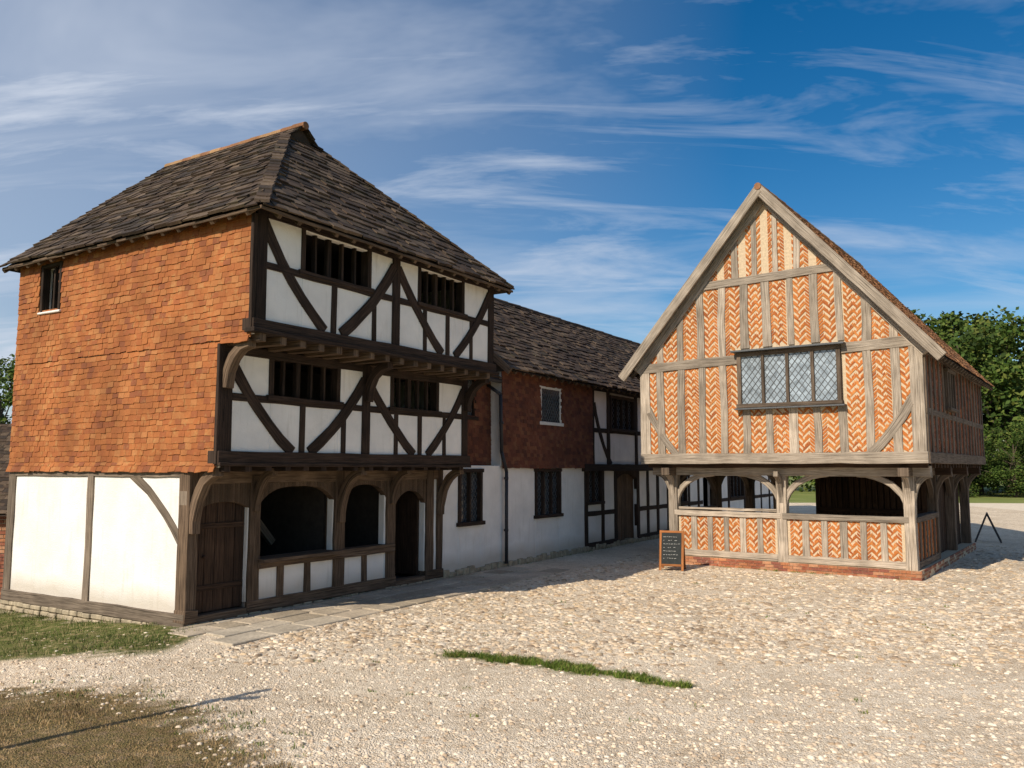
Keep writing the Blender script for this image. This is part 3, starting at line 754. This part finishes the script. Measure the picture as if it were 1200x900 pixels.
at=t.node('ShaderNodeAttribute',attribute_name='mask'); sp_=t.node('ShaderNodeSeparateColor'); t.link(at.outputs['Color'],sp_.inputs[0])
gm,dm,cm_=sp_.outputs[0],sp_.outputs[1],sp_.outputs[2]
vd,vcol=t.voro(o,55)
sepc=t.node('ShaderNodeSeparateColor'); t.link(vcol,sepc.inputs[0])
nbig=t.noise(o,.5,4,.65); nmed=t.noise(o,6,5,.78)
base=t.ramp(sepc.outputs[0],[(0,(.62,.49,.35)),(.25,(.76,.635,.48)),(.65,(.82,.705,.56)),(1,(.87,.785,.66))])
base=t.mix(1,base,t.ramp(nbig,[(.32,(.82,.78,.73)),(.62,(1.05,1.04,1.03))]),'MULTIPLY')
base=t.mix(.9,base,t.ramp(nmed,[(.3,(.62,.57,.50)),(.52,(1.03,1.03,1.02))]),'MULTIPLY')
cvd,cvc=t.voro(o,7.5); sc2=t.node('ShaderNodeSeparateColor'); t.link(cvc,sc2.inputs[0])
cobcol=t.ramp(sc2.outputs[1],[(0,(.40,.27,.15)),(.3,(.55,.41,.26)),(.7,(.68,.55,.39)),(1,(.76,.65,.5))])
cobm=t.math('MULTIPLY',t.math('MULTIPLY',t.ramp(cvd,[(.28,1),(.42,0)]),t.ramp(sc2.outputs[0],[(.35,0),(.45,.85)])),cm_)
cobm=t.math('MULTIPLY',cobm,t.ramp(nbig,[(.35,.4),(.5,1)]))
c=t.mix(cobm,base,cobcol)
nd=t.noise(o,3,5,.8)
drycol=t.ramp(nd,[(.3,(.09,.06,.027)),(.43,(.21,.14,.065)),(.5,(.155,.125,.05)),(.58,(.29,.2,.1)),(.7,(.44,.33,.2))])
c=t.mix(t.math('MULTIPLY',dm,t.ramp(nmed,[(.3,.75),(.5,1)])),c,drycol)
grcol=t.ramp(nmed,[(.3,(.05,.075,.015)),(.5,(.13,.145,.04)),(.62,(.33,.26,.13))])
c=t.mix(gm,c,grcol); t.col(c); t.b.inputs['Roughness'].default_value=.95; t.b.inputs['Specular IOR Level'].default_value=.1
h=t.math('ADD',t.math('MULTIPLY',vd,-.7),t.math('MULTIPLY',t.noise(o,9,5,.8),1.6))
h=t.math('SUBTRACT',h,t.math('MULTIPLY',t.math('MULTIPLY',cvd,cm_),1.2)); t.bump(h,.9,.028)
yard.data.materials.append(t.m)
gp=MB(); 
S=700; gp.add([(-S,-S,-.26),(S,-S,-.26),(S,S,-.26),(-S,S,-.26)],[(0,1,2,3)])
t=NT('grassland'); o=t.coord('Object')
gcol=t.ramp(t.noise(o,.25,4,.65),[(.3,(.12,.16,.03)),(.55,(.2,.23,.06)),(.75,(.28,.27,.1))])
t.col(t.mix(.6,gcol,t.ramp(t.noise(o,9,4,.7),[(.3,.6),(.7,1.3)]),'MULTIPLY'))
gp.build('ground',t.m)
yp=MB(); yp.add([(29.9,1,-.012),(90,1,-.012),(90,52,-.012),(29.9,59.9,-.012)],[(0,1,2,3)]); 
t=NT('far_gravel'); o=t.coord('Object'); t.col(t.mix(.8,(.76,.65,.5),t.ramp(t.noise(o,3,4,.7),[(.3,.75),(.7,1.1)]),'MULTIPLY')); yp.build('gravel_path',t.m)
fl=MB()
y=-1.75
while y<-.1:
    x=-.35+rr(-.2,.2); hgt=rr(.38,.55); hgt=min(hgt,-.07-y)
    if hgt<.15: break
    while x<9.0:
        w=rr(.45,.9); z=.026+rr(-.008,.006)
        hexa(fl,[(x,y,-.05),(x+w-.03,y+rr(0,.01),-.05),(x+w-.03,y+hgt-.03,-.05),(x,y+hgt-.03,-.05),(x,y,z),(x+w-.03,y,z+rr(-.004,.004)),(x+w-.03,y+hgt-.03,z),(x,y+hgt-.03,z+rr(-.004,.004))]); x+=w
    y+=hgt
M_flag=mat_tile('flagstone',[(.46,.38,.28),(.52,.43,.32),(.4,.33,.24),(.55,.47,.36)],(.38,.33,.24),.3)
fp=empty('flagstone_path',C,ROT); fl.build('slabs',M_flag,fp,.01)
def pebbles(name,count,region,size,mat,flat=.5,cond=None,sink=.004):
    vs=[];fs=[]
    ring=[(1,0),(.7,.7),(0,1),(-.7,.7),(-1,0),(-.7,-.7),(0,-1),(.7,-.7)]
    k=0;tries=0
    while k<count and tries<count*6:
        tries+=1
        u=R(); y=region[2]*(region[3]/region[2])**u; x=rr(-.66*y,.66*y)
        if not(region[0]<x<region[1]): continue
        if cond and not cond(x,y): continue
        a,b=toShop(x,y)
        if b>-.05 and a>-.05 and b<6.5: continue
        a,b=toMk(x,y)
        if -.2<a<6.2 and -.2<b<8.8: continue
        r=size[0]+(size[1]-size[0])*R()**2.2; r*=rr(.8,1.1); an=rr(0,6.28); asp=rr(.5,1); o_=len(vs); hh=r*flat*rr(.6,1.2)
        ca,sa=math.cos(an),math.sin(an); zb=.016*nz(x,y,.7,3)+.008*nz(x,y,3,5)+gz_(x,y)-sink
        for lv,(sc,zz) in enumerate(((1,0),(.72,.7))):
            for (px,py) in ring:
                q=rr(.8,1.12); X=px*r*sc*q; Y=py*r*asp*sc*q
                vs.append((x+X*ca-Y*sa,y+X*sa+Y*ca,zb+zz*hh))
        vs.append((x,y,zb+hh*.95))
        for i in range(8):
            j=(i+1)%8; fs.append((o_+i,o_+j,o_+8+j,o_+8+i)); fs.append((o_+8+i,o_+8+j,o_+16))
        k+=1
    me=bpy.data.meshes.new(name); me.from_pydata(vs,[],fs); me.materials.append(mat)
    me.polygons.foreach_set('use_smooth',[True]*len(fs))
    o_=bpy.data.objects.new(name,me); scene.collection.objects.link(o_)
M_peb=mat_tile('pebble',[(.72,.58,.43),(.78,.66,.51),(.64,.5,.36),(.8,.7,.56),(.7,.57,.42),(.46,.34,.23),(.56,.44,.32)],(.5,.45,.35),.1,big=(.85,1.1))
M_cob=mat_tile('cobble',[(.56,.42,.27),(.66,.52,.37),(.45,.32,.2),(.7,.58,.43),(.34,.25,.17),(.74,.63,.49),(.62,.48,.33)],(.66,.55,.42),.2,big=(.8,1.15))
pebbles('gravel',19000,(-8,9,6.6,14),(.008,.04),M_peb,.65,lambda x,y: lawn_sd(x,y)<rr(-.1,.6))
pebbles('cobblestones',12500,(-4,17,10.8,27),(.035,.085),M_cob,.42,lambda x,y: nz(x,y,.9)>-.6 and toShop(x,y)[1]<-1.8 and R()<sstep(10.2,13,y)+.12,.006)
def grass(name,pts,h,w,mat,lean=.5):
    vs=[];fs=[]
    for (x,y) in pts:
        an=rr(0,6.28); hh=rr(*h); ww=rr(*w); lx,ly=rr(-lean,lean)*hh,rr(-lean,lean)*hh; g0=gz_(x,y)
        dx,dy=math.cos(an)*ww/2,math.sin(an)*ww/2; o_=len(vs)
        vs+=[(x-dx,y-dy,g0-.015),(x+dx,y+dy,g0-.015),(x+dx*.7+lx*.4,y+dy*.7+ly*.4,g0+hh*.6),(x-dx*.7+lx*.4,y-dy*.7+ly*.4,g0+hh*.6),(x+lx,y+ly,g0+hh)]
        fs+=[(o_,o_+1,o_+2,o_+3),(o_+3,o_+2,o_+4)]
    me=bpy.data.meshes.new(name); me.from_pydata(vs,[],fs); me.materials.append(mat)
    o_=bpy.data.objects.new(name,me); scene.collection.objects.link(o_)
def mat_leaf(name,cols,sc=.5):
    t=NT(name); k=len(cols)
    c=t.ramp(t.isl(),[(i/k,cc) for i,cc in enumerate(cols)],'CONSTANT')
    c=t.mix(1,c,t.ramp(t.noise(t.coord('Object'),sc,2),[(.3,.6),(.7,1.3)]),'MULTIPLY')
    t.col(c); t.b.inputs['Roughness'].default_value=.7; t.b.inputs['Specular IOR Level'].default_value=.15
    return t.m
M_gr=mat_leaf('grass_green',[(.09,.15,.02),(.13,.19,.03),(.07,.11,.015),(.24,.22,.07)],3)
M_ver=mat_leaf('verge_grass',[(.065,.1,.018),(.09,.125,.025),(.05,.075,.015),(.18,.17,.07),(.3,.24,.12)],1.5)
M_dry=mat_leaf('grass_dry',[(.40,.27,.13),(.28,.185,.085),(.46,.33,.18),(.14,.125,.045),(.22,.15,.075),(.34,.23,.11)],1.5)
P=[]; 
while len(P)<6500:
    x,y=rr(-1.3,2.3),rr(9.4,11.9)
    if masks(x,y)[0]>rr(.2,1) and nz(x,y,3,2)>-.25: P.append((x,y))
grass('grass_strip',P,(.015,.085),(.006,.014),M_gr,.9)
P=[]
while len(P)<7500:
    x,y=rr(-11,-4.3),rr(11.0,16)
    if masks(x,y)[0]>rr(.2,1) and nz(x,y,1.6,2)>rr(-.4,.2): P.append((x,y))
grass('grass_verge',P,(.02,.09),(.006,.013),M_ver,.8)
P=[]
while len(P)<15000:
    y=6.3+3.9*R(); x=rr(-.66*y-.3,-1)
    if lawn_sd(x,y)+.35*nz(x,y,.9)+.45*nz(x,y,4,9)>rr(-.2,.4) and nz(x,y,2.2,4)>rr(-.7,.2): P.append((x,y))
grass('lawn',P,(.008,.035),(.005,.01),M_dry,1.0)
P=[]
for k in range(40):
    a=rr(0,20); bx=a*.53-5.17; by=a*.848+13.36; cx2,cy2=bx+.848*.1,by-.53*.1
    if a<6.7 and R()<.6: continue
    for i in range(14): P.append((cx2+rr(-.08,.08),cy2+rr(-.05,.05)))
for k in range(30):
    s=rr(-.1,6.2); px,py=MO[0]+s*cm+.15*sm_,MO[1]+s*sm_-.15*cm
    for i in range(14): P.append((px+rr(-.08,.08),py+rr(-.05,.05)))
for k in range(60):
    y_=rr(8.5,20); x_=rr(-.3*y_,.55*y_)
    if toShop(x_,y_)[1]>-.4: continue
    for i in range(10): P.append((x_+rr(-.05,.05),y_+rr(-.04,.04)))
for k in range(60):
    i=random.randrange(1,5); f_=R(); x_=LAWN[i][0]*(1-f_)+LAWN[i+1][0]*f_+rr(-.5,.5); y_=LAWN[i][1]*(1-f_)+LAWN[i+1][1]*f_+rr(-.3,.5)
    for i in range(9): P.append((x_+rr(-.07,.07),y_+rr(-.05,.05)))
grass('weeds',P,(.012,.045),(.008,.014),M_gr,.8)
# ------------------------------------------------------------------ TREES
M_bark=mat_simple('bark',(.09,.07,.05),.95,.3,6,.2,.8)
M_leaf=mat_leaf('foliage',[(.04,.075,.012),(.058,.098,.017),(.028,.05,.01),(.08,.115,.02),(.045,.08,.014),(.11,.13,.028)],.35)
def tree_mesh(seed,H):
    random.seed(seed)
    tk=MB(); lf=[];ff=[]
    tube(tk,(0,0,-.3),(0,0,H*.3),H*.028,10,H*.02); tube(tk,(0,0,H*.3),(rr(-.5,.5),rr(-.5,.5),H*.75),H*.02,8,H*.006)
    clumps=[]
    for i in range(48):
        an=rr(0,6.28); zz=rr(.07,.97); rad=H*.38*math.sqrt(max(.05,1-((zz-.45)/.58)**2))*rr(.35,1.05)
        p=V((math.cos(an)*rad,math.sin(an)*rad,H*zz)); clumps.append((p,H*rr(.06,.14)))
        if i%3==0: tube(tk,(0,0,H*rr(.15,.6)),p,H*.008,6,H*.002)
    for p,r in clumps:
        for k in range(200):
            d=V((random.gauss(0,1),random.gauss(0,1),random.gauss(0,.8))).normalized()*r*(R()**.4)
            q=p+d; s=rr(.16,.34); a=V((rr(-1,1),rr(-1,1),rr(-1,1))).normalized(); b=a.orthogonal().normalized()
            o_=len(lf); lf.extend([tuple(q-a*s),tuple(q+b*s*.6),tuple(q+a*s),tuple(q-b*s*.6)]); ff.append((o_,o_+1,o_+2,o_+3))
    me=bpy.data.meshes.new('crown'); me.from_pydata(lf,[],ff); me.materials.append(M_leaf)
    tm=bpy.data.meshes.new('trunk'); tm.from_pydata(tk.v,[],tk.f); tm.materials.append(M_bark)
    return me,tm
TM=[tree_mesh(s,18) for s in (3,11,23)]
random.seed(99)
def put_tree(x,y,sc,k,name='oak_tree'):
    e=empty(name,(x,y,-.2),rr(0,6.28)); e.scale=(sc*rr(1.0,1.2),sc*rr(1.0,1.2),sc)
    for me,nm in zip(TM[k],('crown','trunk')):
        ob=bpy.data.objects.new(nm,me); scene.collection.objects.link(ob); ob.parent=e
xs_=[(42,90,1.06),(48,86,1.04),(54,90,1.06),(60,86,1.0),(68,92,1.1),(76,90,1.05),(46,100,1.12),(58,104,1.2),(38,96,1.0),(30,102,.9),(86,94,1.1),(22,108,.8),(96,92,1.1)]
for i,(x,y,s) in enumerate(xs_): put_tree(x,y,s,i%3)
for i,(x,y,s) in enumerate([(39,80,.34),(43,79,.4),(47,78,.36),(50.5,80,.42),(54,79,.38),(58,81,.44),(62,80,.38),(66,82,.42)]): put_tree(x,y,s,(i+1)%3,'hawthorn_bush')
put_tree(-36,58,.55,0); put_tree(-42,60,.62,1); put_tree(-50,64,.7,2)
# ------------------------------------------------------------------ sky & sun
phi=math.radians(10); el=math.radians(36)
u=V((.53,.848,0)); nn=V((.848,-.53,0)); g=(u*math.cos(phi)+nn*math.sin(phi)).normalized()
sun=bpy.data.lights.new('sun','SUN'); sun.energy=5.0; sun.angle=math.radians(.53); sun.color=(1,.89,.735)
so=bpy.data.objects.new('sun',sun); scene.collection.objects.link(so)
d=g*math.cos(el)+V((0,0,-math.sin(el))); so.rotation_euler=d.to_track_quat('-Z','Y').to_euler()
w=bpy.data.worlds.new('World'); scene.world=w; w.use_nodes=True; nt=w.node_tree
try:
    w.cycles.sampling_method='MANUAL'; w.cycles.sample_map_resolution=256
except Exception: pass
for n_ in list(nt.nodes): nt.nodes.remove(n_)
out=nt.nodes.new('ShaderNodeOutputWorld'); bg=nt.nodes.new('ShaderNodeBackground'); bg2=nt.nodes.new('ShaderNodeBackground'); mx=nt.nodes.new('ShaderNodeMixShader')
sky=nt.nodes.new('ShaderNodeTexSky'); sky.sky_type='NISHITA'; sky.sun_disc=False; sky.sun_elevation=el; sky.sun_rotation=math.atan2(-g.x,-g.y)
sky.air_density=1.0; sky.dust_density=.2; sky.ozone_density=2.2
hs=nt.nodes.new('ShaderNodeHueSaturation'); hs.inputs['Saturation'].default_value=1.45; hs.inputs['Value'].default_value=1.0
nt.links.new(sky.outputs[0],hs.inputs['Color']); nt.links.new(hs.outputs[0],bg.inputs[0]); bg.inputs[1].default_value=.095
bg2.inputs[0].default_value=(.76,.83,.96,1); bg2.inputs[1].default_value=.84
tc=nt.nodes.new('ShaderNodeTexCoord'); sep=nt.nodes.new('ShaderNodeSeparateXYZ'); nt.links.new(tc.outputs['Generated'],sep.inputs[0])
def mth(op,a,b=None):
    n_=nt.nodes.new('ShaderNodeMath'); n_.operation=op
    for i,v in enumerate((a,b)):
        if v is None: continue
        if isinstance(v,(int,float)): n_.inputs[i].default_value=v
        else: nt.links.new(v,n_.inputs[i])
    return n_.outputs[0]
zz=mth('ADD',mth('MAXIMUM',sep.outputs[2],0),.3)
px=mth('DIVIDE',sep.outputs[0],zz); py=mth('DIVIDE',sep.outputs[1],zz)
cb=nt.nodes.new('ShaderNodeCombineXYZ'); nt.links.new(px,cb.inputs[0]); nt.links.new(py,cb.inputs[1])
def cloudn(rot,scale,sc,loc,det,dist,lo,hi,mxv):
    mp=nt.nodes.new('ShaderNodeMapping'); nt.links.new(cb.outputs[0],mp.inputs[0]); mp.inputs['Rotation'].default_value=(0,0,rot); mp.inputs['Scale'].default_value=sc; mp.inputs['Location'].default_value=loc
    n_=nt.nodes.new('ShaderNodeTexNoise'); nt.links.new(mp.outputs[0],n_.inputs['Vector']); n_.inputs['Scale'].default_value=scale; n_.inputs['Detail'].default_value=det; n_.inputs['Roughness'].default_value=.62; n_.inputs['Distortion'].default_value=dist
    m_=nt.nodes.new('ShaderNodeMapRange'); nt.links.new(n_.outputs['Fac'],m_.inputs[0]); m_.inputs[1].default_value=lo; m_.inputs[2].default_value=hi; m_.inputs[3].default_value=0; m_.inputs[4].default_value=mxv
    return m_.outputs[0]
c1=cloudn(math.radians(-18),1.5,(.5,1.3,1),(3,1,0),6,.9,.47,.85,.65)
c2=cloudn(math.radians(28),4.2,(.35,1.6,1),(7,4,0),6,.7,.5,.78,.55)
veil=nt.nodes.new('ShaderNodeMapRange'); nt.links.new(sep.outputs[0],veil.inputs[0]); veil.inputs[1].default_value=.25; veil.inputs[2].default_value=-.55; veil.inputs[3].default_value=0.0; veil.inputs[4].default_value=.46
f=mth('MINIMUM',mth('ADD',mth('ADD',c1,c2),veil.outputs[0]),.88)
nt.links.new(f,mx.inputs[0]); nt.links.new(bg.outputs[0],mx.inputs[1]); nt.links.new(bg2.outputs[0],mx.inputs[2]); nt.links.new(mx.outputs[0],out.inputs[0])
# ------------------------------------------------------------------ camera
cam=bpy.data.cameras.new('camera'); co=bpy.data.objects.new('camera',cam); scene.collection.objects.link(co)
cam.sensor_width=36; cam.lens=971/1200*36; cam.clip_end=2000
co.location=(0,0,2.5); co.rotation_euler=(math.radians(90+5.76),0,0)
scene.camera=co
